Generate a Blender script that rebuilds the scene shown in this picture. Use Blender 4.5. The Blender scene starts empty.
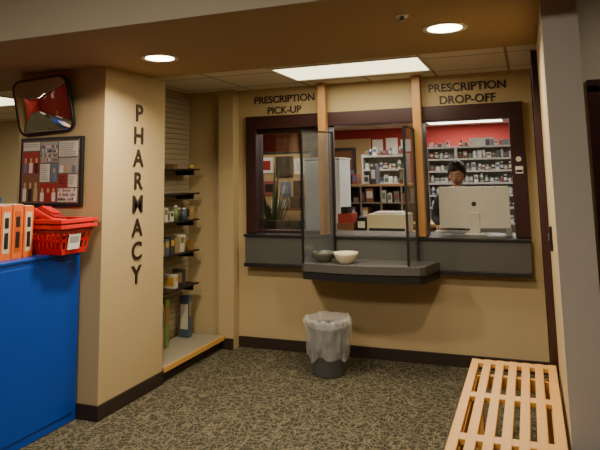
import bpy, bmesh, random, math
from mathutils import Vector, Matrix, Euler, noise
from math import *
random.seed(7)
S=bpy.context.scene
COL=S.collection

# ---------------- materials ----------------
def srgb(h):
    h=h.lstrip('#'); c=[int(h[i:i+2],16)/255 for i in (0,2,4)]
    return tuple([(x/12.92 if x<=.04045 else ((x+.055)/1.055)**2.4) for x in c]+[1.0])
MC={}
def mat(name,col,rough=.6,metal=0,emit=None,es=0,noise_amt=.06,nscale=12,bump=0,spec=.5,trans=0,coat=0):
    if name in MC: return MC[name]
    m=bpy.data.materials.new(name); m.use_nodes=True
    nt=m.node_tree; b=nt.nodes['Principled BSDF']
    c=srgb(col) if isinstance(col,str) else col
    b.inputs['Roughness'].default_value=rough; b.inputs['Metallic'].default_value=metal
    b.inputs['Specular IOR Level'].default_value=spec
    b.inputs['Transmission Weight'].default_value=trans
    b.inputs['Coat Weight'].default_value=coat
    if emit:
        b.inputs['Emission Color'].default_value=srgb(emit) if isinstance(emit,str) else emit
        b.inputs['Emission Strength'].default_value=es
    tc=nt.nodes.new('ShaderNodeTexCoord'); n=nt.nodes.new('ShaderNodeTexNoise'); n.inputs['Scale'].default_value=nscale
    n.inputs['Detail'].default_value=4
    nt.links.new(tc.outputs['Object'],n.inputs['Vector'])
    r=nt.nodes.new('ShaderNodeMix'); r.data_type='RGBA'
    r.inputs['A'].default_value=tuple([x*(1-noise_amt) for x in c[:3]]+[1]); r.inputs['B'].default_value=tuple([min(1,x*(1+noise_amt)) for x in c[:3]]+[1])
    nt.links.new(n.outputs['Fac'],r.inputs['Factor']); nt.links.new(r.outputs['Result'],b.inputs['Base Color'])
    if bump:
        bp=nt.nodes.new('ShaderNodeBump'); bp.inputs['Strength'].default_value=bump; bp.inputs['Distance'].default_value=.01
        n2=nt.nodes.new('ShaderNodeTexNoise'); n2.inputs['Scale'].default_value=nscale*12
        nt.links.new(tc.outputs['Object'],n2.inputs['Vector'])
        nt.links.new(n2.outputs['Fac'],bp.inputs['Height']); nt.links.new(bp.outputs['Normal'],b.inputs['Normal'])
    MC[name]=m; return m
def glassmat(name,tint,refl=.08,diff=0,dcol=(.6,.6,.6,1)):
    m=bpy.data.materials.new(name); m.use_nodes=True; nt=m.node_tree; nt.nodes.clear()
    o=nt.nodes.new('ShaderNodeOutputMaterial'); t=nt.nodes.new('ShaderNodeBsdfTransparent'); t.inputs[0].default_value=tint
    g=nt.nodes.new('ShaderNodeBsdfGlossy'); g.inputs['Roughness'].default_value=.03; g.inputs[0].default_value=(.9,.9,.9,1)
    lw=nt.nodes.new('ShaderNodeLayerWeight'); lw.inputs[0].default_value=.4
    pw=nt.nodes.new('ShaderNodeMath'); pw.operation='POWER'; pw.inputs[1].default_value=4; nt.links.new(lw.outputs['Facing'],pw.inputs[0])
    ma=nt.nodes.new('ShaderNodeMath'); ma.operation='MULTIPLY_ADD'; ma.inputs[1].default_value=.45; ma.inputs[2].default_value=.04; nt.links.new(pw.outputs[0],ma.inputs[0])
    x=nt.nodes.new('ShaderNodeMixShader'); nt.links.new(ma.outputs[0],x.inputs[0]); nt.links.new(t.outputs[0],x.inputs[1]); nt.links.new(g.outputs[0],x.inputs[2])
    last=x
    if diff:
        d=nt.nodes.new('ShaderNodeBsdfDiffuse'); d.inputs[0].default_value=dcol
        y=nt.nodes.new('ShaderNodeMixShader'); y.inputs[0].default_value=diff
        nt.links.new(x.outputs[0],y.inputs[1]); nt.links.new(d.outputs[0],y.inputs[2]); last=y
    nt.links.new(last.outputs[0],o.inputs[0]); MC[name]=m; return m

TAN=mat('wall_paint_tan','#b29d74',.75,bump=.05,noise_amt=.03,nscale=3)
TAN2=mat('wall_paint_beige','#b59a6c',.75,noise_amt=.03)
CREAM=mat('wall_paint_cream','#d2c19c',.75,noise_amt=.03)
RED=mat('wall_paint_red','#98281f',.7,noise_amt=.03)
GREY=mat('wall_paint_grey','#b0aca3',.7,bump=.05,noise_amt=.03)
SOF=mat('soffit_paint_brown','#9a825c',.8,noise_amt=.03)
FAS=mat('fascia_paint','#958c78',.8,noise_amt=.03)
BASE=mat('baseboard_brown','#2c211a',.5)
FRAME=mat('frame_mahogany','#34191a',.35,noise_amt=.15)
OAK=mat('post_oak','#a87a44',.4,noise_amt=.15,nscale=20)
PINE=mat('bench_pine','#cc9a50',.45,noise_amt=.1,nscale=18)
LAM=mat('counter_laminate','#4f4e4b',.45,noise_amt=.15,nscale=60)
LAMD=mat('counter_edge_black','#1b1b1c',.4)
BLK=mat('black_plastic','#121212',.4)
LET=mat('lettering_brown','#2a1c14',.5)
WHT=mat('white_plastic','#dcdcd8',.4)
OFFW=mat('shelf_white','#c9c7c0',.5)
BLUE=mat('cabinet_blue','#0a42a8',.35)
BLUED=mat('cabinet_blue_dark','#0a2f80',.4)
ORG=mat('binder_orange','#e06a1c',.5)
REDP=mat('crate_red','#d4201c',.35)
PAPER=mat('paper_white','#e6e2d8',.7)
STEEL=mat('steel_grey','#8b8b8b',.35,metal=.6)
BIN=mat('bin_grey','#57585a',.5)
ALU=mat('monitor_silver','#c2bdae',.4,metal=.1)
DWOOD=mat('door_wood','#7c4d26',.45,noise_amt=.2)
TANW=mat('worktop_tan','#b59468',.5)
CLOTH=mat('clothing_black','#17181b',.85)
SKIN=mat('skin','#d0a082',.5)
HAIR=mat('hair_dark','#1a1310',.6)
PD=mat('poster_dark','#26211f',.4)
def ceiling_tile():
    m=bpy.data.materials.new('ceiling_tile'); m.use_nodes=True; nt=m.node_tree; b=nt.nodes['Principled BSDF']; b.inputs['Roughness'].default_value=.9
    tc=nt.nodes.new('ShaderNodeTexCoord'); mp=nt.nodes.new('ShaderNodeMapping'); mp.inputs['Location'].default_value=(.71,.36,0)
    br=nt.nodes.new('ShaderNodeTexBrick'); br.offset=0; br.inputs['Scale'].default_value=1; br.inputs['Brick Width'].default_value=.61; br.inputs['Row Height'].default_value=.61
    br.inputs['Mortar Size'].default_value=.012; br.inputs['Color1'].default_value=srgb('#ddd6c6'); br.inputs['Color2'].default_value=srgb('#d6cfbe'); br.inputs['Mortar'].default_value=srgb('#948c7c')
    nt.links.new(tc.outputs['Object'],mp.inputs[0]); nt.links.new(mp.outputs[0],br.inputs[0]); nt.links.new(br.outputs[0],b.inputs['Base Color']); MC['ct']=m; return m
CT=ceiling_tile()
def carpet():
    m=bpy.data.materials.new('carpet_pattern'); m.use_nodes=True; nt=m.node_tree; b=nt.nodes['Principled BSDF']; b.inputs['Roughness'].default_value=.95; b.inputs['Specular IOR Level'].default_value=.1
    tc=nt.nodes.new('ShaderNodeTexCoord')
    nz=nt.nodes.new('ShaderNodeTexNoise'); nz.inputs['Scale'].default_value=6
    va=nt.nodes.new('ShaderNodeVectorMath'); va.operation='MULTIPLY_ADD'; va.inputs[1].default_value=(.2,.2,0)
    nt.links.new(tc.outputs['Object'],nz.inputs['Vector']); nt.links.new(nz.outputs['Color'],va.inputs[0]); nt.links.new(tc.outputs['Object'],va.inputs[2])
    v=nt.nodes.new('ShaderNodeTexVoronoi'); v.feature='DISTANCE_TO_EDGE'; v.inputs['Scale'].default_value=20; nt.links.new(va.outputs[0],v.inputs['Vector'])
    r=nt.nodes.new('ShaderNodeValToRGB'); r.color_ramp.elements[0].position=.03; r.color_ramp.elements[0].color=srgb('#87806a'); r.color_ramp.elements[1].position=.13; r.color_ramp.elements[1].color=srgb('#3f3c32')
    nt.links.new(v.outputs['Distance'],r.inputs[0])
    w=nt.nodes.new('ShaderNodeTexWave'); w.inputs['Scale'].default_value=14; w.inputs['Distortion'].default_value=9; w.inputs['Detail'].default_value=2; nt.links.new(tc.outputs['Object'],w.inputs['Vector'])
    r2=nt.nodes.new('ShaderNodeValToRGB'); r2.color_ramp.elements[0].position=.55; r2.color_ramp.elements[0].color=(0,0,0,1); r2.color_ramp.elements[1].position=.75; r2.color_ramp.elements[1].color=(1,1,1,1)
    nt.links.new(w.outputs['Fac'],r2.inputs[0])
    mx=nt.nodes.new('ShaderNodeMix'); mx.data_type='RGBA'; mx.inputs['B'].default_value=srgb('#625d4b'); nt.links.new(r2.outputs[0],mx.inputs['Factor']); nt.links.new(r.outputs[0],mx.inputs['A'])
    f=nt.nodes.new('ShaderNodeTexNoise'); f.inputs['Scale'].default_value=150; nt.links.new(tc.outputs['Object'],f.inputs['Vector'])
    m2=nt.nodes.new('ShaderNodeMix'); m2.data_type='RGBA'; m2.blend_type='MULTIPLY'; m2.inputs['Factor'].default_value=.6
    nt.links.new(mx.outputs['Result'],m2.inputs['A']); nt.links.new(f.outputs['Fac'],m2.inputs['B'])
    nt.links.new(m2.outputs['Result'],b.inputs['Base Color'])
    bp=nt.nodes.new('ShaderNodeBump'); bp.inputs['Strength'].default_value=.4; bp.inputs['Distance'].default_value=.005; nt.links.new(f.outputs['Fac'],bp.inputs['Height']); nt.links.new(bp.outputs[0],b.inputs['Normal'])
    return m
CARPET=carpet()

# ---------------- mesh helper ----------------
class B:
    def __init__(s): s.bm=bmesh.new(); s.mats=[]
    def mi(s,m):
        if m not in s.mats: s.mats.append(m)
        return s.mats.index(m)
    def box(s,x0,x1,y0,y1,z0,z1,m,mx=None):
        r=bmesh.ops.create_cube(s.bm,size=1)
        M=Matrix.Translation(((x0+x1)/2,(y0+y1)/2,(z0+z1)/2))@Matrix.Diagonal((abs(x1-x0),abs(y1-y0),abs(z1-z0),1))
        if mx is not None: M=mx@M
        bmesh.ops.transform(s.bm,matrix=M,verts=r['verts'])
        i=s.mi(m)
        for f in {f for v in r['verts'] for f in v.link_faces}: f.material_index=i
        return s
    def cone(s,c,r1,r2,h,m,seg=20,mx=None,caps=True,smooth=True):
        r=bmesh.ops.create_cone(s.bm,cap_ends=caps,segments=seg,radius1=r1,radius2=r2,depth=h)
        M=Matrix.Translation((c[0],c[1],c[2]+h/2))
        if mx is not None: M=mx@M
        bmesh.ops.transform(s.bm,matrix=M,verts=r['verts']); i=s.mi(m)
        for f in {f for v in r['verts'] for f in v.link_faces}:
            f.material_index=i
            if smooth and len(f.verts)==4: f.smooth=True
        return s
    def rev(s,c,prof,m,seg=32,mx=None,fn=None):
        rings=[]
        for (r,z) in prof:
            ring=[]
            for k in range(seg):
                a=2*pi*k/seg; rr,zz=(r,z) if fn is None else fn(r,z,a)
                p=Vector((c[0]+rr*cos(a),c[1]+rr*sin(a),c[2]+zz))
                if mx is not None: p=mx@p
                ring.append(s.bm.verts.new(p))
            rings.append(ring)
        i=s.mi(m)
        for a,b in zip(rings,rings[1:]):
            for k in range(seg):
                f=s.bm.faces.new((a[k],a[(k+1)%seg],b[(k+1)%seg],b[k])); f.material_index=i; f.smooth=True
        if fn is None:
            f=s.bm.faces.new(rings[0][::-1]); f.material_index=i
        return s
    def ell(s,c,rad,m,seg=24,mx=None,deform=None):
        r=bmesh.ops.create_uvsphere(s.bm,u_segments=seg,v_segments=seg//2+2,radius=1)
        for v in r['verts']:
            p=v.co.copy()
            if deform: p=deform(p)
            p=Vector((p.x*rad[0],p.y*rad[1],p.z*rad[2]))+Vector(c)
            if mx is not None: p=mx@p
            v.co=p
        i=s.mi(m)
        for f in {f for v in r['verts'] for f in v.link_faces}: f.material_index=i; f.smooth=True
        return s
    def prism(s,pts,z0,z1,m,mx=None):
        lo=[s.bm.verts.new((mx@Vector((x,y,z0))) if mx is not None else (x,y,z0)) for x,y in pts]
        hi=[s.bm.verts.new((mx@Vector((x,y,z1))) if mx is not None else (x,y,z1)) for x,y in pts]
        i=s.mi(m); n=len(pts)
        fs=[s.bm.faces.new(lo[::-1]),s.bm.faces.new(hi)]+[s.bm.faces.new((lo[k],lo[(k+1)%n],hi[(k+1)%n],hi[k])) for k in range(n)]
        for f in fs: f.material_index=i
        return s
    def done(s,name,parent=None,bevel=0,sub=0):
        bmesh.ops.recalc_face_normals(s.bm,faces=s.bm.faces)
        me=bpy.data.meshes.new(name); s.bm.to_mesh(me); s.bm.free()
        for m in s.mats: me.materials.append(m)
        o=bpy.data.objects.new(name,me); COL.objects.link(o)
        if parent: o.parent=parent
        if bevel:
            q=o.modifiers.new('bev','BEVEL'); q.width=bevel; q.segments=2; q.limit_method='ANGLE'
        if sub:
            q=o.modifiers.new('sub','SUBSURF'); q.levels=sub; q.render_levels=sub
        return o
def empty(name,loc=(0,0,0)):
    e=bpy.data.objects.new(name,None); e.empty_display_size=.1; COL.objects.link(e); e.location=loc; return e
def text(name,s,size,mx,m,depth=.003,parent=None,offset=0,spacing=1,align='CENTER'):
    cu=bpy.data.curves.new(name,'FONT'); cu.body=s; cu.size=size; cu.align_x=align; cu.extrude=depth; cu.offset=offset; cu.space_character=spacing
    o=bpy.data.objects.new(name+'_c',cu); COL.objects.link(o)
    dg=bpy.context.evaluated_depsgraph_get(); me=bpy.data.meshes.new_from_object(o.evaluated_get(dg))
    bpy.data.objects.remove(o); me.materials.clear(); me.materials.append(m); me.transform(mx)
    ob=bpy.data.objects.new(name,me); COL.objects.link(ob)
    if parent: ob.parent=parent
    return ob
def boxobj(name,*a,**k):
    bev=k.pop('bevel',0); par=k.pop('parent',None)
    return B().box(*a).done(name,par,bevel=bev)

# ---------------- room shell ----------------
YB=5.36
ZT=2.48
boxobj('floor',-8,4,-4,11.6,-.1,0,CARPET)
wb=B()
wb.box(-2.86,-2.57,YB,YB+.14,0,ZT,TAN).box(-.04,.10,YB,YB+.14,0,ZT,TAN).box(-2.57,-.04,YB,YB+.14,2.185,ZT,TAN).box(-2.57,-.04,YB,YB+.14,0,.95,TAN)
wb.done('wall_back')
B().box(-3.62,-2.86,5.30,5.5,0,ZT,TAN).done('wall_alcove_end')
boxobj('trim_pilaster',-2.86,-2.70,5.24,YB-.001,0,ZT,TAN)
B().box(-3.6,-2.81,3.46,4.22,0,2.42,TAN).done('wall_pillar')
boxobj('wall_alcove_side',-3.6,-3.245,4.22,5.30,0,ZT,TAN)
B().box(.10,.25,2.99,5.5,0,ZT,TAN).done('wall_right')
boxobj('wall_right_end',.10,.255,2.93,2.99,0,3.0,GREY)
boxobj('wall_hall',.25,4,4.6,4.7,0,3.0,GREY)
boxobj('wall_beyond',-8,-3.6,6.5,6.6,0,3,CREAM)
boxobj('ceiling_soffit',-8,.10,2.58,4.03,2.42,3.0,SOF)
boxobj('trim_fascia',-8,.10,2.56,2.579,2.42,3.0,FAS)
boxobj('ceiling_tile',-8,.1,4.031,5.36,ZT,ZT+.1,CT)
boxobj('ceiling_pharmacy',-5.2,1.6,5.5,11.2,ZT,ZT+.1,CT)
boxobj('ceiling_waiting',-8,4,-4,2.56,3.0,3.1,CT)
boxobj('ceiling_hall',.26,4,2.56,4.6,2.9,3.0,CT)
boxobj('ceiling_beyond',-8,-3.6,5.36,6.5,ZT,ZT+.1,CT)
boxobj('wall_waiting_rear',-8,4,-4.1,-4,0,3,RED)
boxobj('wall_waiting_right',4,4.1,-4,4.6,0,3,RED)
boxobj('wall_far_left',-8.1,-8,-4,6.6,0,3,TAN2)
bb=lambda n,*a: boxobj(n,*a,BASE,bevel=.003)
bb('baseboard_back',-2.70,.09,YB-.015,YB,0,.10)
bb('baseboard_pillar_front',-3.6,-2.81,3.445,3.46,0,.10)
bb('baseboard_pillar_side',-2.81,-2.795,3.445,4.22,0,.10)
bb('baseboard_right',.085,.10,2.93,YB-.015,0,.10)
bb('baseboard_pilaster',-2.86,-2.70,5.225,5.24,0,.10)
boxobj('wall_pharmacy_rear',-5.2,1.6,11,11.1,0,ZT,RED)
boxobj('wall_pharmacy_left',-5.2,-5.1,5.5,11,0,ZT,TAN2)
boxobj('wall_pharmacy_right',1.5,1.6,5.5,11,0,ZT,TAN2)
boxobj('wall_pharmacy_door_section',-4.1,-2.75,10.9,10.99,0,2.3,TAN2)

# right wall dark door frame, switch
d=B()
d.box(.06,.0995,4.95,5.05,0.1,2.3,FRAME).box(.06,.0995,4.12,4.22,.1,2.3,FRAME).box(.06,.0995,4.12,5.05,2.3,2.4,FRAME).box(.085,.0995,4.22,4.95,.1,2.3,DWOOD)
d.done('door_1',bevel=.004)
B().box(.085,.0995,3.55,3.63,1.18,1.31,BLK).box(.08,.085,3.58,3.6,1.23,1.27,STEEL).done('light_switch',bevel=.002)
B().box(.42,.5,4.55,4.5995,0,2.2,FRAME).box(.5,1.4,4.57,4.5995,0,2.15,DWOOD).box(.42,1.48,4.55,4.5995,2.15,2.24,FRAME).box(1.4,1.48,4.55,4.5995,0,2.15,FRAME).done('door_2',bevel=.004)

# ---------------- service window ----------------
w=B()
y0,y1=YB-.045,YB+.14
w.box(-2.60,-2.49,y0,y1,1.072,2.205,FRAME).box(-.13,-.015,y0,y1,1.072,2.205,FRAME).box(-2.60,-.015,y0-.002,y1,2.075,2.205,FRAME)
w.box(-1.81,-1.735,y0,y1,1.072,2.08,FRAME).box(-.925,-.85,y0,y1,1.072,2.08,FRAME)
w.box(-2.49,-1.81,YB+.02,YB+.05,2.03,2.08,FRAME).box(-2.49,-1.81,YB+.02,YB+.05,1.072,1.1,FRAME)
w.done('window_1',bevel=.006)
boxobj('window_2',-2.49,-1.81,YB+.03,YB+.036,1.1,2.03,glassmat('glass_dark',(.85,.86,.88,1)))
for i,(a,b_) in enumerate([(-1.812,-1.737),(-.925,-.85)]):
    boxobj('trim_post_%d'%(i+1),a,b_,YB-.13,YB-.048,1.075,ZT,OAK,bevel=.006)
GP=glassmat('glass_privacy',(.80,.82,.83,1),diff=.08,dcol=(.5,.51,.51,1))  # grey diffuse part stands in for a pale reflection in the glass
for i,(xa,ya,xb,yb) in enumerate(((-1.850,4.90,-1.675,YB-.14),(-.945,4.90,-.925,YB-.14))):
    e=empty('privacy_glass_panel' if i==0 else 'privacy_glass_panel.001')
    L=hypot(xb-xa,yb-ya); Mp=Matrix.Translation((xa,ya,0))@Matrix.Rotation(atan2(yb-ya,xb-xa),4,'Z')
    B().box(0,L,-.005,.005,.885,2.0,GP,mx=Mp).done('pane',e)
    B().box(-.012,.002,-.01,.01,.873,2.01,LAMD,mx=Mp).box(0,L,-.01,.01,2.0,2.012,LAMD,mx=Mp).box(L-.006,L+.012,-.01,.01,.873,2.012,LAMD,mx=Mp).done('edge_strip',e)
ctr=empty('service_counter')
c=B()
c.box(-2.58,-.02,YB-.11,YB-.001,.80,1.045,LAM)
c.box(-2.59,-.015,YB-.125,YB-.001,1.045,1.07,LAMD)
c.box(-2.59,-.015,YB-.12,YB-.001,.765,.80,LAMD)
c.box(-2.56,-.05,YB-.001,YB+.42,1.03,1.07,LAM)
c.done('apron',ctr,bevel=.003)
pts=[(-1.97,YB-.121)]+[(-1.88,4.93),(-1.85,4.89)]+[(-1.85+.99*k/12,4.89-.05*sin(pi*k/12)) for k in range(1,12)]+[(-.86,4.89),(-.82,4.93),(-.75,YB-.121)]
B().prism(pts,.80,.872,LAM).prism([(x,y+.012) for x,y in pts],.735,.80,LAMD).done('lower_ledge',ctr,bevel=.004)

def bowl(name,x,y,z,r,h,m):
    return B().rev((x,y,z),[(r*.5,0),(r*.55,.006),(r*.8,h*.4),(r*.95,h*.75),(r,h),(r*.96,h),(r*.9,h*.7),(r*.7,h*.35),(r*.4,.015),(0.001,.012)],m).done(name)
bowl('bowl',-1.70,5.0,.873,.1,.085,mat('bowl_grey','#5a5a50',.35))
bowl('bowl.001',-1.49,4.96,.873,.105,.09,mat('bowl_cream','#d6cbb2',.3))

# ---------------- lettering ----------------
RX=Matrix.Rotation(pi/2,4,'X')
def wtext(name,s,x,y,z,size,par,sp=1): return text(name,s,size,Matrix.Translation((x,y,z))@RX,LET,parent=par,offset=.0016,spacing=sp)
e=empty('prescription_pick_up_sign')
wtext('line_1','PRESCRIPTION',-2.20,YB-.004,2.335,.098,e)
wtext('line_2','PICK-UP',-2.20,YB-.004,2.225,.098,e)
e=empty('prescription_drop_off_sign')
wtext('line_1','PRESCRIPTION',-.465,YB-.004,2.335,.101,e)
wtext('line_2','DROP-OFF',-.465,YB-.004,2.225,.101,e)
e=empty('pharmacy_sign')
for k,ch in enumerate('PHARMACY'):
    z=2.055-.1745*k
    text('letter_%d'%(k+1),ch,.185,Matrix.Translation((-2.806,3.86,z))@Matrix.Rotation(pi/2,4,'Z')@RX,LET,parent=e,offset=.003)

# ---------------- ceiling lights ----------------
EM=mat('lamp_warm','#fff0d0',.5,emit='#ffe8bc',es=22)
def canlight(name,x,y,z,pw,r=.095):
    e=empty(name,(0,0,0))
    B().rev((x,y,z),[(r,-.002),(r+.03,-.006),(r+.032,0),(r,.0)],WHT,fn=lambda r,z,a:(r,z)).done('trim_ring',e)
    B().cone((x,y,z-.004),r,r,.003,EM,seg=32).done('lens',e)
    l=bpy.data.lights.new(name+'_lamp','AREA'); l.shape='DISK'; l.size=r*2; l.energy=pw; l.color=(1,.84,.61); l.spread=radians(150)
    o=bpy.data.objects.new('lamp',l); COL.objects.link(o); o.location=(x,y,z-.012); o.parent=e
canlight('recessed_ceiling_light',-2.29,3.37,2.42,33)
canlight('recessed_ceiling_light.001',-.39,3.35,2.42,23)
EF=mat('panel_light','#fff2c8',.5,emit='#fff2be',es=3.2)
def panel(name,x0,x1,y0,y1,z,pw,em,colr):
    e=empty(name)
    B().box(x0,x1,y0,y1,z-.006,z-.001,em).done('diffuser',e)
    B().box(x0-.02,x1+.02,y0-.02,y0,z-.012,z-.001,OFFW).box(x0-.02,x1+.02,y1,y1+.02,z-.012,z-.001,OFFW).box(x0-.02,x0,y0,y1,z-.012,z-.001,OFFW).box(x1,x1+.02,y0,y1,z-.012,z-.001,OFFW).done('frame',e)
    l=bpy.data.lights.new('l','AREA'); l.shape='RECTANGLE'; l.size=x1-x0; l.size_y=y1-y0; l.energy=pw; l.color=colr
    o=bpy.data.objects.new('lamp',l); COL.objects.link(o); o.location=((x0+x1)/2,(y0+y1)/2,z-.02); o.parent=e
panel('fluorescent_ceiling_light',-1.90,-.72,4.37,4.97,ZT,25,EF,(1,.90,.66))
EF2=mat('panel_light_cool','#ffffff',.5,emit='#fff4e0',es=6)
panel('fluorescent_ceiling_light.001',-1.55,-.35,9.9,10.5,ZT,42,EF2,(1,.94,.84))
panel('fluorescent_ceiling_light.002',-1.2,0,6.9,7.5,ZT,40,EF2,(1,.94,.84))
panel('fluorescent_ceiling_light.003',-3.6,-2.4,8.2,8.8,ZT,32,EF2,(1,.94,.84))
panel('fill_light_foreground',-2.2,-1.0,0.2,.8,3.0,95,EF,(1,.89,.72))  # fill panel added behind the camera to light the foreground
panel('fluorescent_ceiling_light.005',-6.2,-5.0,4.5,5.1,ZT,32,EF,(1,.88,.66))
panel('fill_light_waiting',-6.0,-4.8,0.2,.8,3.0,60,EF,(1,.89,.72))  # unseen panel added to brighten the waiting room in the mirror
panel('fill_light_left_bay',-3.6,-2.4,5.9,6.5,ZT,7,EF2,(1,.94,.84))  # added fill, lifts the left bay where the partition blocks light
panel('fill_light_hall',1.0,2.2,3.3,3.9,2.9,14,EF,(1,.88,.7))  # out-of-view panel added so the hall does not go black
e=B(); e.cone((-.56,2.98,2.412),.035,.035,.008,WHT).cone((-.56,2.98,2.395),.012,.012,.02,STEEL).cone((-.56,2.98,2.388),.022,.022,.003,STEEL).done('ceiling_sprinkler')

# ---------------- bench ----------------
e=B()
X0,X1=-.405,.083; zb=.45
n=7; ws=.046; gap=((X1-X0)-n*ws)/(n-1)
for k in range(n):
    x=X0+k*(ws+gap); e.box(x,x+ws,1.7,4.05,zb-.03,zb,PINE)
for yy in (4.01,3.42,2.88,2.34,1.74):
    e.box(X0+.001,X1-.001,yy-.035,yy+.035,zb-.029,zb-.001,PINE)
for yy in (3.85,1.9):
    for x in (X0+.02,X1-.07): e.box(x,x+.05,yy-.03,yy+.03,0,zb-.03,PINE)
    e.box(X0+.02,X1-.02,yy-.02,yy+.02,zb-.1,zb-.03,PINE)
e.box(X0+.03,X0+.05,1.9,3.85,zb-.1,zb-.031,PINE).box(X1-.05,X1-.03,1.9,3.85,zb-.1,zb-.031,PINE)
e.done('slatted_bench',bevel=.004)

# ---------------- waste bin ----------------
e=empty('waste_bin')
BX,BY=-1.63,4.86
B().rev((BX,BY,0),[(.125,0),(.13,.01),(.155,.36),(.163,.37),(.163,.385),(.15,.385),(.145,.36),(.12,.02),(.001,.015)],BIN).done('bucket',e)
BAG=glassmat('bag_plastic',(.95,.96,.97,1),diff=.22,dcol=(.85,.85,.85,1))
def nz(a,z,f,fz,s=0): return noise.noise(Vector((cos(a)*f+s,sin(a)*f,z*fz)))
def bagfn(r,z,a):
    out = r>.165
    amp=.014 if out else .009
    q=nz(a,z,7,6)*amp*1.4+nz(a,z,16,18,5)*amp
    if z>.40: q+=nz(a,0,3,0,9)*.012
    dz=0
    if z<.2 and out: dz=nz(a,0,2.5,0,2)*.06
    if z>.40: dz=nz(a,0,4,0,7)*.03
    return r+q, z+dz
bg=B(); bg.rev((BX,BY,0),[(.166,.15),(.170,.18),(.172,.21),(.176,.24),(.174,.27),(.180,.30),(.178,.33),(.186,.36),(.188,.39),(.196,.42),(.196,.445),(.18,.45),(.168,.43),(.15,.39),(.14,.34),(.135,.28),(.128,.2),(.12,.1),(.11,.04)],BAG,seg=110,fn=bagfn)
bg.done('bin_liner',e)

# ---------------- convex mirror ----------------
MIR=mat('mirror_silver','#e8e5e0',.02,metal=1,noise_amt=0)
e=empty('security_mirror')
Mx=Matrix.Translation((-3.325,3.40,2.155))@Matrix.Rotation(radians(-3),4,'Y')@Matrix.Rotation(radians(12),4,'X')@RX
def rr(w,h,rad,n=8):
    out=[]
    for cx,cy,a0 in ((w-rad,h-rad,0),(-w+rad,h-rad,90),(-w+rad,-h+rad,180),(w-rad,-h+rad,270)):
        for k in range(n+1):
            a=radians(a0+90*k/n); out.append((cx+rad*cos(a),cy+rad*sin(a)))
    return out
mb=B(); outl=rr(.25,.20,.07); i=mb.mi(MIR)
prev=None
NR=16
for q in range(NR,-1,-1):
    t=q/NR; h=.085*(1-t*t)
    ring=[mb.bm.verts.new(Mx@Vector((x*t,y*t,h))) for x,y in outl] if q>0 else [mb.bm.verts.new(Mx@Vector((0,0,h)))]
    if prev:
        n_=len(prev)
        for k in range(n_):
            f=mb.bm.faces.new((prev[k],prev[(k+1)%n_],ring[(k+1)%n_],ring[k])) if q>0 else mb.bm.faces.new((prev[k],prev[(k+1)%n_],ring[0]))
            f.smooth=True; f.material_index=i
    prev=ring
mb.done('mirror_face',e)
B().prism(rr(.262,.212,.078),-.018,.004,BLK,mx=Mx).done('rim',e,bevel=.004)
B().box(-3.36,-3.32,3.41,3.459,2.12,2.2,BLK).done('bracket',e)

# ---------------- framed poster ----------------
e=empty('framed_notice_board')
B().box(-3.55,-2.975,3.43,3.458,1.42,1.925,BLK).done('frame',e,bevel=.004)
p=B(); yy=3.426
PR=mat('poster_red','#96281f',.4); PG=mat('poster_grey','#9a9c98',.4); PP=mat('poster_pale','#d4cfc2',.4); PB=mat('poster_brown','#7a5038',.4)
PU=mat('poster_blue','#5f7386',.4); PY=mat('poster_tan','#b59a70',.4)
p.box(-3.525,-3.0,yy,3.431,1.445,1.90,mat('poster_ground','#6b564a',.4))
random.seed(31)
def leaflet(x0,x1,z0,z1,m,kind):
    p.box(x0,x1,yy-.002,yy,z0,z1,m)
    w_=x1-x0; h_=z1-z0
    if kind==0:
        nn=max(1,int(w_/.05))
        for k in range(nn):
            cx_=x0+w_*(k+.5)/nn; c1=random.choice([PD,PP,PR,PU,PY])
            p.box(cx_-.016,cx_+.016,yy-.004,yy-.002,z0+.005,z0+h_*.5,c1); p.box(cx_-.008,cx_+.008,yy-.004,yy-.002,z0+h_*.5,z0+h_*.72,PY)
    elif kind==1:
        k=z1-.018
        while k>z0+.01:
            p.box(x0+.008,x1-.008-random.uniform(0,w_*.3),yy-.004,yy-.002,k,k+.006,PG if m is PP else PD); k-=.016
    else:
        k=z0+.01
        while k<z1-.02:
            x=x0+.006
            while x<x1-.014:
                p.box(x,x+.009,yy-.004,yy-.002,k,k+random.uniform(.012,.022),random.choice([PP,PR,PU,PP,PD])); x+=.014
            k+=.032
leaflet(-3.515,-3.36,1.83,1.89,PP,1)
leaflet(-3.515,-3.36,1.66,1.82,PR,0); leaflet(-3.515,-3.36,1.455,1.65,PB,0)
leaflet(-3.35,-3.19,1.74,1.89,PG,2); leaflet(-3.18,-3.01,1.78,1.89,PP,1)
leaflet(-3.18,-3.01,1.66,1.77,PG,0); leaflet(-3.35,-3.26,1.60,1.73,PP,1); leaflet(-3.25,-3.19,1.60,1.73,PU,0)
leaflet(-3.18,-3.10,1.56,1.65,PR,1); leaflet(-3.09,-3.01,1.56,1.65,PP,1)
leaflet(-3.35,-3.19,1.455,1.59,PR,0); leaflet(-3.18,-3.01,1.455,1.55,PP,2)
p.done('poster',e)

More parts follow.
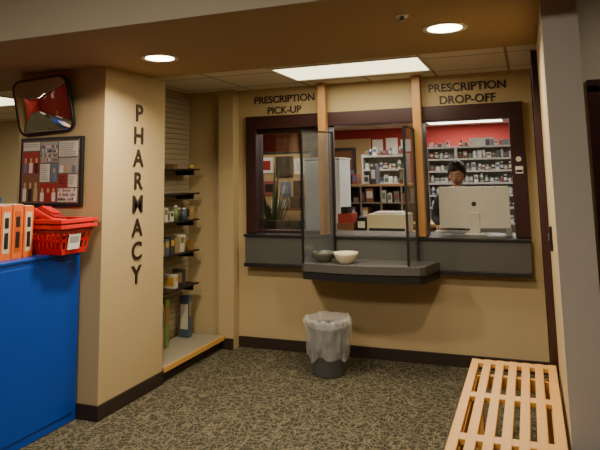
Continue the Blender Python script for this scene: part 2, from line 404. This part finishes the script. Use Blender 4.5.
# ---------------- blue cabinet and things on it ----------------
e=empty('blue_cabinet')
B().box(-3.62,-2.972,1.9,3.44,.0,1.10,BLUE).done('carcass',e,bevel=.006)
B().box(-3.63,-2.962,1.89,3.442,1.101,1.125,BLUE).done('top',e,bevel=.006)
B().box(-2.971,-2.966,1.95,3.40,.06,1.07,BLUE).done('side_panel',e,bevel=.002)
ZC=1.1255
bx=empty('orange_binders')
def binder(k,yc,x1,h,th,ang=0):
    Mb=Matrix.Translation((x1,yc,ZC))@Matrix.Rotation(ang,4,'Z')
    q=B()
    q.box(-.27,0,-th/2,th/2,0,h,ORG,mx=Mb)
    q.box(-.005,.001,-th/2+.014,th/2-.014,h*.12,h*.88,mat('binder_label','#c9b9a2',.6) if k%2==0 else mat('binder_spine','#b85018',.6),mx=Mb)
    q.box(-.005,.0018,-th/2+.024,th/2-.024,h*.2,h*.5,PD,mx=Mb)
    q.box(-.005,.0018,-th/2+.024,th/2-.024,h*.58,h*.78,PD,mx=Mb)
    q.box(-.26,-.01,-th/2+.006,th/2-.006,h,h+.002,PAPER,mx=Mb)
    q.done('binder_%d'%(k+1),bx,bevel=.002)
for k,(dy,ln) in enumerate([(0,.05),(-.088,0.05),(-.176,.045),(-.262,.045),(-.35,.05)]): binder(k,3.02+dy,-3.03,.285-.012*(k==0)+ln,.08,radians(4 if k==0 else 0))
B().box(-3.56,-3.33,2.70,3.06,ZC,ZC+.34,BLUED).box(-3.565,-3.325,2.69,3.07,ZC+.34,ZC+.375,BLUE).box(-3.33,-3.322,2.75,3.0,ZC+.05,ZC+.25,BLUE).done('blue_file_box',bevel=.006)
e=empty('red_plastic_crate')
Mb=Matrix.Translation((-3.01,3.25,ZC))@Matrix.Rotation(radians(-4),4,'Z')
W,D,H=.155,.11,.19
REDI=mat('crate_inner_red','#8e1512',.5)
def fl(z): return .03*z/H
q=B()
def ringpts(z,ex=0):
    w_,d_=W+fl(z)+ex,D+fl(z)+ex
    return [(-w_,-d_),(w_,-d_),(w_,d_),(-w_,d_)]
for sd in range(4):
    def bar(p0,p1,p2,p3,z0,z1,t=.006):
        nrm=(Vector((*p1,0))-Vector((*p0,0))).cross(Vector((0,0,1))).normalized()*t
        vs=[Vector((*p0,z0)),Vector((*p1,z0)),Vector((*p2,z1)),Vector((*p3,z1))]
        A=[q.bm.verts.new(Mb@v) for v in vs]; Bv=[q.bm.verts.new(Mb@(v-nrm)) for v in vs]
        i_=q.mi(REDP)
        for f in ([A[0],A[1],A[2],A[3]],[Bv[3],Bv[2],Bv[1],Bv[0]],[A[0],A[3],Bv[3],Bv[0]],[A[1],Bv[1],Bv[2],A[2]],[A[3],A[2],Bv[2],Bv[3]],[A[0],Bv[0],Bv[1],A[1]]):
            q.bm.faces.new(f).material_index=i_
    for z0,z1 in ((0,.035),(.08,.10),(.145,.17)):
        a0,b0=ringpts(z0)[sd],ringpts(z0)[(sd+1)%4]; a1,b1=ringpts(z1)[sd],ringpts(z1)[(sd+1)%4]
        bar(a0,b0,b1,a1,z0,z1)
    nb=9 if sd%2==0 else 7
    z0,z1=.0,.17
    L0=lambda P,Q,t:(P[0]+(Q[0]-P[0])*t,P[1]+(Q[1]-P[1])*t)
    for k in range(nb):
        t0=k/(nb-1)*.94; t1=t0+.06
        a0,b0=ringpts(z0)[sd],ringpts(z0)[(sd+1)%4]; a1,b1=ringpts(z1)[sd],ringpts(z1)[(sd+1)%4]
        bar(L0(a0,b0,t0),L0(a0,b0,t1),L0(a1,b1,t1),L0(a1,b1,t0),z0,z1,.005)
# rims of the two nested baskets
for dz in (0,.036):
    for sgn in (-1,1):
        w_,d_=W+.03,D+.03
        q.box(-w_-.022,w_+.022,sgn*(d_+.006)-.016,sgn*(d_+.006)+.016,.168+dz,.192+dz,REDP,mx=Mb)
        q.box(sgn*(w_+.006)-.016,sgn*(w_+.006)+.016,-d_,d_,.168+dz,.192+dz,REDP,mx=Mb)
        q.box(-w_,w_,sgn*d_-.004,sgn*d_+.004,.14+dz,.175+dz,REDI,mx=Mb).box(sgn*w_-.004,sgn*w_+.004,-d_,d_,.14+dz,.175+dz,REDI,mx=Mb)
q.box(-W,W,-D,D,0,.006,REDP,mx=Mb)
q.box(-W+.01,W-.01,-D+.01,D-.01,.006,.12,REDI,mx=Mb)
q.done('basket',e,bevel=.0015)
LM=Mb@Matrix.Translation((W+.022,0,.085))@Matrix.Rotation(radians(9),4,'Y')
B().box(-.002,.002,-.07,.03,-.055,.045,PAPER,mx=LM).box(.002,.003,-.06,.02,-.01,.03,PG,mx=LM).done('label',e)
hm=Mb@Matrix.Translation((-.06,.0,.235))@Matrix.Rotation(radians(22),4,'Y')@Matrix.Rotation(radians(-8),4,'X')
B().box(-.11,.09,-.08,.08,-.03,.02,REDP,mx=hm).box(-.09,.07,-.06,.06,.02,.035,REDI,mx=hm).box(-.08,.03,-.05,.04,.035,.05,REDP,mx=hm).done('folded_bag',e,bevel=.012)

# ---------------- alcove: slatwall, shelves, products ----------------
SL=mat('slatwall','#9c8f74',.6); SLD=mat('slat_groove','#857860',.7)
s=B(); z=.2
while z<2.4:
    s.box(-3.234,-3.226,4.23,5.29,z,z+.043,SL); z+=.05
s.box(-3.24,-3.234,4.23,5.29,.13,2.44,SLD)
s.done('slatwall_panel')
B().box(-3.215,-2.83,4.23,5.22,0,.10,BASE).box(-3.22,-2.80,4.225,5.22,.10,.125,mat('platform_top','#8c8574',.5)).box(-2.80,-2.785,4.225,5.22,.085,.128,PINE).done('display_platform',bevel=.003)
ms=empty('wall_shelves')
zs=[.62,.93,1.22,1.47,1.70]
for k,zz in enumerate(zs):
    B().box(-3.225,-3.02,4.40,5.15,zz-.014,zz,BLK).box(-3.225,-3.03,4.5,4.51,zz-.06,zz-.014,BLK).box(-3.225,-3.03,5.05,5.06,zz-.06,zz-.014,BLK).done('shelf_%d'%(k+1),ms,bevel=.002)
pc=[mat('pk_%s'%n,c_,.5) for n,c_ in (('y','#b48c36'),('g','#64793f'),('w','#bdb7a6'),('o','#8c5a30'),('b','#40505f'),('t','#8b7555'),('d','#3a322a'))]
pr=B(); random.seed(21)
for zi,zz in enumerate(zs[:]+[.127]):
    y=4.44
    dens={1.70:.45,1.47:.0,1.22:.85,.93:.8,.62:.35}.get(zz,.7)
    while y<5.08:
        wd=random.uniform(.045,.08); h=random.uniform(.08,.16) if zz<1.6 else random.uniform(.03,.07)
        if zz<.2: h=random.uniform(.2,.42)
        x0=-3.17; x1=-3.05-random.uniform(0,.03)
        m=random.choice(pc)
        if random.random()<dens:
            if random.random()<.3 and zz>.2: pr.cone((-3.09,y+wd/2,zz),wd*.42,wd*.42,h*.85,m,seg=12).cone((-3.09,y+wd/2,zz+h*.85),wd*.25,wd*.25,h*.15,OFFW,seg=12)
            else:
                pr.box(x0,x1,y,y+wd,zz,zz+h,m); pr.box(x1,x1+.001,y+.01,y+wd-.01,zz+h*.5,zz+h*.85,random.choice(pc)).box(x0+.01,x1-.01,y-.001,y,zz+h*.2,zz+h*.8,random.choice(pc))
        y+=wd+random.uniform(.004,.04)
pr.done('shelf_products')

# ---------------- pharmacy interior ----------------
B().box(-3.78,-3.08,10.86,10.899,0,2.08,DWOOD).box(-3.84,-3.78,10.85,10.899,0,2.14,FRAME).box(-3.08,-3.02,10.85,10.899,0,2.14,FRAME).box(-3.78,-3.08,10.85,10.899,2.08,2.14,FRAME).cone((-3.14,10.83,1.0),.025,.025,.04,STEEL).done('door_3',bevel=.004)
b=B()
for x,z,w_,h_ in ((-2.72,2.12,.2,.26),(-2.46,2.1,.22,.3),(-2.18,2.14,.18,.22)): b.box(x,x+w_,10.985,10.995,z-.1,z+h_-.1,PAPER)
b.done('wall_notices')
def shelving(name,x0,x1,y,zlev,depth,top,div=()):
    e=B()
    e.box(x0-.02,x0,y,y+depth,0,top,OFFW).box(x1,x1+.02,y,y+depth,0,top,OFFW).box(x0,x1,y+depth-.01,y+depth,0,top,OFFW)
    for xd in div: e.box(xd-.02,xd+.02,y-.01,y+depth,0,top,OFFW)
    for z in zlev: e.box(x0,x1,y,y+depth-.01,z-.028,z,OFFW)
    e.done(name,bevel=.002)
bt=[mat('bt_%s'%n,c_,.4) for n,c_ in (('w','#d8d6cf'),('w2','#e6e4df'),('am','#8c5a32'),('bl','#67779a'),('gr','#6c8a70'),('rd','#96504a'),('gy','#8a8a8a'),('dk','#4a4a52'))]
def bottles(b,x0,x1,y,z,hmax,skip=()):
    x=x0
    while x<x1-.05:
        if any(abs(x+.03-s_)<.06 for s_ in skip): x+=.06; continue
        r=random.uniform(.018,.034); h=random.uniform(.5,1)*hmax
        m=random.choice(bt[:2]*5+bt)
        if random.random()<.72:
            b.cone((x+r,y,z),r,r,h*.8,m,seg=10).cone((x+r,y,z+h*.8),r*.7,r*.7,h*.2,random.choice(bt[:2]+bt[6:7]),seg=10)
            b.cone((x+r,y,z+h*.2),r*1.02,r*1.02,h*.4,random.choice(bt[:2]*3+bt),seg=10,caps=False)
        else:
            b.box(x,x+2*r,y-.04,y+.04,z,z+h,m)
            b.box(x+.004,x+2*r-.004,y-.041,y-.04,z+h*.4,z+h*.8,random.choice(bt))
        x+=2*r+random.uniform(.002,.03)
zl=[.3,.6,.9,1.12,1.30,1.48,1.66,1.84,2.02]
random.seed(3)
shelving('medicine_shelving',-1.42,.35,9.2,zl,.32,2.03,div=(-1.0,-.1))
b=B()
for z in zl[2:]: bottles(b,-1.4,.33,9.28,z,.13 if z<2 else .1,skip=(-1.0,-.1))
b.box(-.8,-.45,9.25,9.45,2.02,2.14,bt[1]).box(-.35,-.2,9.25,9.45,2.02,2.10,bt[6])
b.done('medicine_bottles')
shelving('medicine_shelving.001',-2.28,-1.66,8.6,[.5,.9,1.3,1.5,1.7,1.9],.32,1.92)
b=B()
for z in (.9,1.3,1.5,1.7,1.9): bottles(b,-2.26,-1.68,8.68,z,.13)
b.done('medicine_bottles.001')
e=empty('pharmacy_workbench')
CB=mat('cab_brown','#6a4a30',.5); HU=mat('hutch_grey','#8d8577',.5)
B().box(-2.5,-1.0,7.1,7.7,0,1.0,CB).box(-2.52,-.95,7.05,7.75,1.0,1.04,TANW).done('base',e,bevel=.004)
dr=B()
for k in range(4):
    for j in range(3): dr.box(-2.48+.37*k,-2.13+.37*k,7.08,7.1,.08+.3*j,.36+.3*j,mat('drawer','#7a5a3c',.5))
dr.done('drawers',e,bevel=.004)
hb=B()
hb.box(-2.5,-1.2,7.3,7.7,1.47,1.50,TANW).box(-2.5,-1.2,7.3,7.7,1.26,1.275,HU)
for k in range(6): hb.box(-2.5+.256*k,-2.48+.256*k,7.3,7.7,1.04,1.47,HU)
hb.box(-2.5,-1.2,7.68,7.7,1.04,1.47,HU).done('hutch',e,bevel=.002)
b=B(); random.seed(12)
for zz in (1.0405,1.2755,1.5005):
    x=-2.47
    while x<-1.35:
        wd=random.uniform(.04,.10); h=random.uniform(.06,.185) if zz<1.5 else random.uniform(.08,.28)
        if int((x+2.5)/.256)!=int((x+wd+.02+2.5)/.256) and zz<1.5: x+=.03; continue
        m=random.choice(bt+[TANW,BLK,STEEL,OFFW,CB])
        if random.random()<(.95 if zz<1.5 else .65):
            b.box(x,x+wd,7.31,7.5,zz,zz+h,m); b.box(x+.01,x+wd-.01,7.308,7.31,zz+h*.3,zz+h*.8,random.choice(bt))
        x+=wd+random.uniform(.01,.03)
b.done('supplies',e)
e=empty('office_printer')
B().box(-1.62,-1.2,6.2,6.55,1.0,1.2,mat('printer_cream','#c4b595',.5)).box(-1.60,-1.22,6.19,6.2,1.03,1.06,BLK).box(-1.56,-1.26,6.25,6.5,1.2,1.22,OFFW).box(-1.55,-1.28,6.12,6.2,1.02,1.03,PAPER).done('printer_body',e,bevel=.01)
B().box(-2.0,-1.05,6.1,6.7,.96,1.0,TANW).box(-1.98,-1.94,6.12,6.68,0,.96,BLK).box(-1.12,-1.07,6.12,6.68,0,.96,BLK).box(-1.94,-1.12,6.62,6.64,.2,.96,LAM).done('side_table',bevel=.004)
b=B()
b.box(-1.97,-1.78,6.25,6.5,1.0,1.10,CB).box(-1.96,-1.80,6.26,6.48,1.10,1.20,mat('bx_red','#8c2d22',.5)).box(-1.76,-1.66,6.3,6.5,1.0,1.16,BLK).box(-1.75,-1.67,6.298,6.3,1.05,1.12,PP).box(-1.93,-1.85,6.28,6.42,1.20,1.27,BLK)
b.done('storage_boxes',bevel=.003)
e=empty('tall_cabinet')
TC=mat('cabinet_pale','#c4c7c6',.45)
B().box(-2.44,-2.02,6.55,7.0,.05,1.80,TC).box(-2.45,-2.01,6.54,7.01,1.80,1.82,OFFW).box(-2.43,-2.03,6.57,6.98,0,.05,BLK).done('carcass',e,bevel=.004)
B().box(-2.43,-2.235,6.535,6.55,.08,1.77,TC).box(-2.225,-2.03,6.535,6.55,.08,1.77,TC).box(-2.255,-2.247,6.515,6.535,1.0,1.2,STEEL).box(-2.213,-2.205,6.515,6.535,1.0,1.2,STEEL).done('doors',e,bevel=.003)
B().box(-3.55,-2.6,7.1,7.2,0,1.9,TAN2).box(-3.57,-2.58,7.09,7.21,1.9,1.93,BLK).done('office_partition',bevel=.004)
b=B(); random.seed(5)
for k,(x,z,ww,hh,m) in enumerate([(-3.5,1.62,.2,.24,BLK),(-3.26,1.66,.18,.2,PAPER),(-3.04,1.6,.24,.27,BLK),(-2.78,1.64,.15,.2,PAPER),(-3.46,1.36,.16,.2,PAPER),(-3.22,1.38,.2,.18,bt[5]),(-2.98,1.36,.14,.18,bt[3]),(-2.8,1.36,.14,.2,BLK)]):
    b.box(x,x+ww,7.085,7.099,z,z+hh,m); b.box(x+.03,x+ww-.03,7.083,7.085,z+.04,z+hh-.04,random.choice([PD,PG,PR,PP]))
b.done('wall_pictures')
B().box(-3.5,-2.5,6.45,7.0,.70,.74,DWOOD).box(-3.48,-3.44,6.47,6.98,0,.7,DWOOD).box(-2.56,-2.52,6.47,6.98,0,.7,DWOOD).box(-3.44,-2.56,6.94,6.96,.2,.7,DWOOD).box(-3.48,-2.52,6.82,6.98,1.20,1.225,DWOOD).box(-3.48,-3.455,6.82,6.98,.74,1.2,DWOOD).box(-2.545,-2.52,6.82,6.98,.74,1.2,DWOOD).done('office_desk',bevel=.004)
b=B()
for x,wd,h,m in [(-3.4,.1,.28,BLK),(-3.25,.12,.2,bt[5]),(-3.1,.14,.36,PD),(-2.93,.1,.25,bt[2]),(-2.8,.16,.32,PG)]: b.box(x,x+wd,6.84,6.95,.741,.741+h,m)
for x,wd,h,m in [(-3.4,.1,.12,bt[3]),(-3.0,.2,.1,PP),(-2.75,.16,.14,BLK)]: b.box(x,x+wd,6.84,6.95,1.226,1.226+h,m)
b.done('desk_files',bevel=.003)
e=empty('potted_plant')
PX,PY_=-2.86,6.57
B().rev((PX,PY_,.741),[(.06,0),(.085,.14),(.09,.15),(.08,.15),(.07,.12),(.001,.12)],mat('terracotta','#8a5a40',.7),seg=20).done('pot',e)
lf=B(); random.seed(9); LG=mat('leaf_green','#2f4a24',.5,noise_amt=.3)
for k in range(34):
    a=random.uniform(0,2*pi); el=random.uniform(1.15,1.5); Ln=random.uniform(.3,.95); wl=random.uniform(.018,.03)
    base=Vector((PX,PY_,.86)); d_=Vector((cos(a)*cos(el),sin(a)*cos(el),sin(el))); sd_=Vector((-sin(a),cos(a),0))
    P0=None
    for j in range(7):
        t=j/6; c_=base+d_*Ln*t+Vector((cos(a),sin(a),-.8))*(.03*t*t); ww=wl*sin(pi*min(1,.12+t*.88))
        cur=(lf.bm.verts.new(c_-sd_*ww),lf.bm.verts.new(c_+sd_*ww))
        if P0:
            f=lf.bm.faces.new((P0[0],P0[1],cur[1],cur[0])); f.material_index=lf.mi(LG); f.smooth=True
        P0=cur
lf.done('leaves',e)
e=B(); cx,cy=-2.42,6.12
e.cone((cx,cy,.03),.03,.03,.42,BLK,seg=12)
for k in range(5):
    Mk=Matrix.Translation((cx,cy,0))@Matrix.Rotation(2*pi*k/5+.3,4,'Z'); e.box(0,.26,-.02,.02,.05,.08,BLK,mx=Mk); e.cone((.25,0,0),.025,.025,.05,BLK,seg=10,mx=Mk)
e.box(cx-.22,cx+.22,cy-.2,cy+.2,.45,.52,CLOTH).box(cx-.21,cx+.21,cy-.22,cy-.17,.62,1.15,CLOTH).box(cx-.03,cx+.03,cy-.23,cy-.2,.45,.8,BLK)
e.done('office_chair',bevel=.015)

# monitor (seen from the back)
e=empty('computer_monitor')
Mm=Matrix.Translation((-.475,5.60,1.305))@Matrix.Rotation(radians(4),4,'Z')@Matrix.Rotation(radians(-4),4,'X')
B().box(-.305,.305,-.012,.012,-.185,.185,ALU,mx=Mm).done('case',e,bevel=.006)
B().box(-.285,.285,.012,.014,-.16,.17,BLK,mx=Mm).done('screen',e)
B().cone((0,0,-.004),.022,.022,.004,PD,seg=24,mx=Mm@Matrix.Translation((0,-.0125,.03))@RX).done('mark',e)
B().box(-.52,-.43,5.575,5.587,1.072,1.26,ALU).box(-.56,-.39,5.50,5.645,1.0705,1.078,ALU).done('stand',e,bevel=.002)
e=empty('card_holder')
B().box(-.22,-.15,5.40,5.405,1.0705,1.15,glassmat('acrylic',(.9,.9,.9,1))).box(-.22,-.15,5.38,5.44,1.0705,1.074,LAMD).done('stand',e)
B().box(-.21,-.16,5.407,5.412,1.076,1.14,PG).done('cards',e)
e=B(); e.cone((0,0,0),.022,.022,.002,PAPER,seg=24,mx=Matrix.Translation((-.07,YB-.046,1.72))@RX).box(-.10,-.04,YB-.048,YB-.046,1.60,1.66,PAPER).box(-.095,-.045,YB-.049,YB-.048,1.61,1.63,BLK).done('window_stickers')
B().box(-.84,-.52,5.66,5.77,1.0705,1.085,OFFW).box(-.83,-.53,5.67,5.76,1.085,1.09,WHT).done('keyboard',bevel=.002)

# ---------------- pharmacist ----------------
P=empty('pharmacist')
px,pyy=-.66,6.10
def skin(name,verts,edges,radii,m,root=0,sub=2,parent=P):
    me=bpy.data.meshes.new(name); me.from_pydata(verts,edges,[]); me.materials.append(m)
    o=bpy.data.objects.new(name,me); COL.objects.link(o); o.parent=parent
    o.modifiers.new('skin','SKIN').use_smooth_shade=True
    for i,r in enumerate(radii):
        sv=me.skin_vertices[0].data[i]; sv.radius=(r,r) if not isinstance(r,tuple) else r; sv.use_root=(i==root)
    s_=o.modifiers.new('sub','SUBSURF'); s_.levels=sub; s_.render_levels=sub
    return o
V=[(0,0,.96),(0,0,1.12),(0,.0,1.28),(0,0,1.40),(0,.01,1.46),
 (-.17,0,1.385),(-.23,-.03,1.17),(-.13,-.27,1.13),
 (.17,0,1.385),(.23,-.03,1.17),(.13,-.27,1.13),
 (-.09,0,.88),(-.10,-.01,.50),(-.10,0,.10),(.09,0,.88),(.10,-.01,.50),(.10,0,.10),
 (-.11,-.14,.05),(.11,-.14,.05)]
V=[(px+a,pyy+b_,c_) for a,b_,c_ in V]
E=[(0,1),(1,2),(2,3),(3,4),(3,5),(5,6),(6,7),(3,8),(8,9),(9,10),(0,11),(11,12),(12,13),(0,14),(14,15),(15,16),(13,17),(16,18)]
R=[(.15,.11),(.135,.10),(.16,.11),(.10,.08),.055,.068,.05,.036,.068,.05,.036,.085,.06,.042,.085,.06,.042,.035,.035]
skin('body_clothing',V,E,R,CLOTH)
skin('neck',[(px,pyy+.01,1.40),(px,pyy-.005,1.49),(px,pyy-.02,1.55)],[(0,1),(1,2)],[.055,.05,.05],SKIN)
Hm=Matrix.Translation((px,pyy-.04,1.610))@Matrix.Rotation(radians(-8),4,'Z')@Matrix.Rotation(radians(20),4,'X')
def face(p):
    x,y,z=p
    if z<0: x*=1-.30*z*z
    if y<0: y*=.95
    g=lambda cx,cz,sx,sz: exp(-((x-cx)/sx)**2-((z-cz)/sz)**2)
    if y<0:
        y-=.26*g(0,-.16,.13,.16)+.12*g(0,.0,.10,.2)
        y+=.12*(g(.36,.06,.2,.13)+g(-.36,.06,.2,.13))
        y-=.06*(g(.3,.24,.25,.08)+g(-.3,.24,.25,.08))
        y-=.08*g(0,-.52,.22,.07); y-=.12*g(0,-.82,.25,.15)
    return Vector((x,y,z))
h=B()
h.ell((0,0,0),(.076,.096,.117),SKIN,seg=48,mx=Hm,deform=face)
for sx in (-1,1):
    h.ell((sx*.078,.012,-.005),(.010,.019,.030),SKIN,seg=14,mx=Hm)
    h.ell((sx*.028,-.076,.006),(.012,.008,.006),WHT,seg=12,mx=Hm)
    h.ell((sx*.028,-.083,.004),(.006,.003,.005),HAIR,seg=10,mx=Hm)
    h.ell((sx*.029,-.086,.028),(.015,.004,.003),HAIR,seg=10,mx=Hm)
h.ell((0,-.093,-.058),(.022,.007,.006),mat('lips','#a0604f',.5),seg=14,mx=Hm)
h.done('head',P)
def hairfn(p):
    x,y,z=p
    if y<-.05:
        lim=.40+.12*x - .55*max(0,abs(x)-.55)*2
        if z<lim:
            k_=min(1,(lim-z)/.3); k_=k_*k_*(3-2*k_); s_=max(0,min(1,(-.05-y)/.5))
            x*=1-.30*k_*s_; y*=1-.50*k_*s_
    if z<-.45: z=-.45-(z+.45)*.2
    a=atan2(y,x)
    q=1+.035*noise.noise(Vector((x*4,y*4,z*3)))+.022*noise.noise(Vector((cos(a)*14,sin(a)*14,z*2)))
    return Vector((x*q,y*q,z*q))
B().ell((0,.010,.012),(.087,.107,.119),HAIR,seg=80,mx=Hm,deform=hairfn).done('hair',P)
for sgn in (-1,1):
    wx,wy,wz=px+sgn*.13,pyy-.27,1.13
    tag='r' if sgn<0 else 'l'
    skin('palm_'+tag,[(wx,wy+.02,wz),(wx-sgn*.005,wy-.05,wz-.008)],[(0,1)],[(.028,.02),(.036,.016)],SKIN)
    for k,dx in enumerate([-.030,-.010,.010,.030]):
        L=([.06,.072,.076,.068] if sgn<0 else [.068,.076,.072,.06])[k]
        x=wx+dx
        skin('finger_%s_%d'%(tag,k+1),[(x,wy-.055,wz-.006),(x+dx*.1,wy-.055-L*.5,wz+.0),(x+dx*.15,wy-.055-L*.85,wz-.018),(x+dx*.15,wy-.055-L,wz-.034)],[(0,1),(1,2),(2,3)],[.0095,.009,.008,.0065],SKIN,sub=1)
    skin('thumb_'+tag,[(wx-sgn*.02,wy-.015,wz-.004),(wx-sgn*.045,wy-.045,wz-.012),(wx-sgn*.052,wy-.075,wz-.024)],[(0,1),(1,2)],[.012,.010,.008],SKIN,sub=1)

# ---------------- waiting room behind (seen in the mirror) ----------------
def table(name,x,y): B().cone((x,y,.72),.5,.5,.03,OFFW,seg=40).cone((x,y,.03),.04,.04,.69,STEEL).cone((x,y,0),.28,.28,.03,BLK,seg=32).done(name)
table('round_table',-2.6,-.9); table('round_table.001',-5.0,0.6)
def chair(name,x,y,a):
    M_=Matrix.Translation((x,y,0))@Matrix.Rotation(a,4,'Z'); q=B()
    for sx in (-.19,.19):
        q.box(sx-.015,sx+.015,-.2,-.17,0,.44,BLK,mx=M_).box(sx-.015,sx+.015,.17,.2,0,.85,BLK,mx=M_)
    q.box(-.22,.22,-.21,.21,.43,.47,DWOOD,mx=M_).box(-.19,.19,.175,.195,.6,.85,DWOOD,mx=M_).done(name,bevel=.004)
chair('waiting_chair',-2.6,-1.8,pi); chair('waiting_chair.001',-1.6,-.9,-pi/2); chair('waiting_chair.002',-5.0,-.3,pi)
B().box(-7.0,-6.9,-4,2.2,0,3,RED).done('wall_waiting_left')
B().box(-5.6,-5.0,-3.99,-3.95,.9,2.0,PAPER).box(-3.2,-2.6,-3.99,-3.95,.9,2.0,PAPER).done('wall_poster_set')

# ---------------- world + camera ----------------
wd=bpy.data.worlds.new('world'); S.world=wd; wd.use_nodes=True
wd.node_tree.nodes['Background'].inputs[0].default_value=(.9,.8,.65,1); wd.node_tree.nodes['Background'].inputs[1].default_value=.05
yaw,pit,rol,f,py_=-0.3624,0.1304,-0.0178,593.96,99.39
fw=Vector((sin(yaw)*cos(pit),cos(yaw)*cos(pit),sin(pit)))
r0=Vector((cos(yaw),-sin(yaw),0)); u0=r0.cross(fw)
r=r0*cos(rol)+u0*sin(rol); u=-r0*sin(rol)+u0*cos(rol)
cd=bpy.data.cameras.new('camera'); cam=bpy.data.objects.new('camera',cd); COL.objects.link(cam)
Mc=Matrix.Identity(4)
for i_ in range(3): Mc[i_][0]=r[i_]; Mc[i_][1]=u[i_]; Mc[i_][2]=-fw[i_]
Mc[2][3]=1.6
cam.matrix_world=Mc
K,cx_,cy_=1.0,300,225
cd.sensor_width=36; cd.sensor_fit='HORIZONTAL'; cd.lens=f*36/600*K; cd.shift_x=K*(cx_-300)/600; cd.shift_y=-K*(cy_-py_)/600; cd.clip_start=.05
S.camera=cam
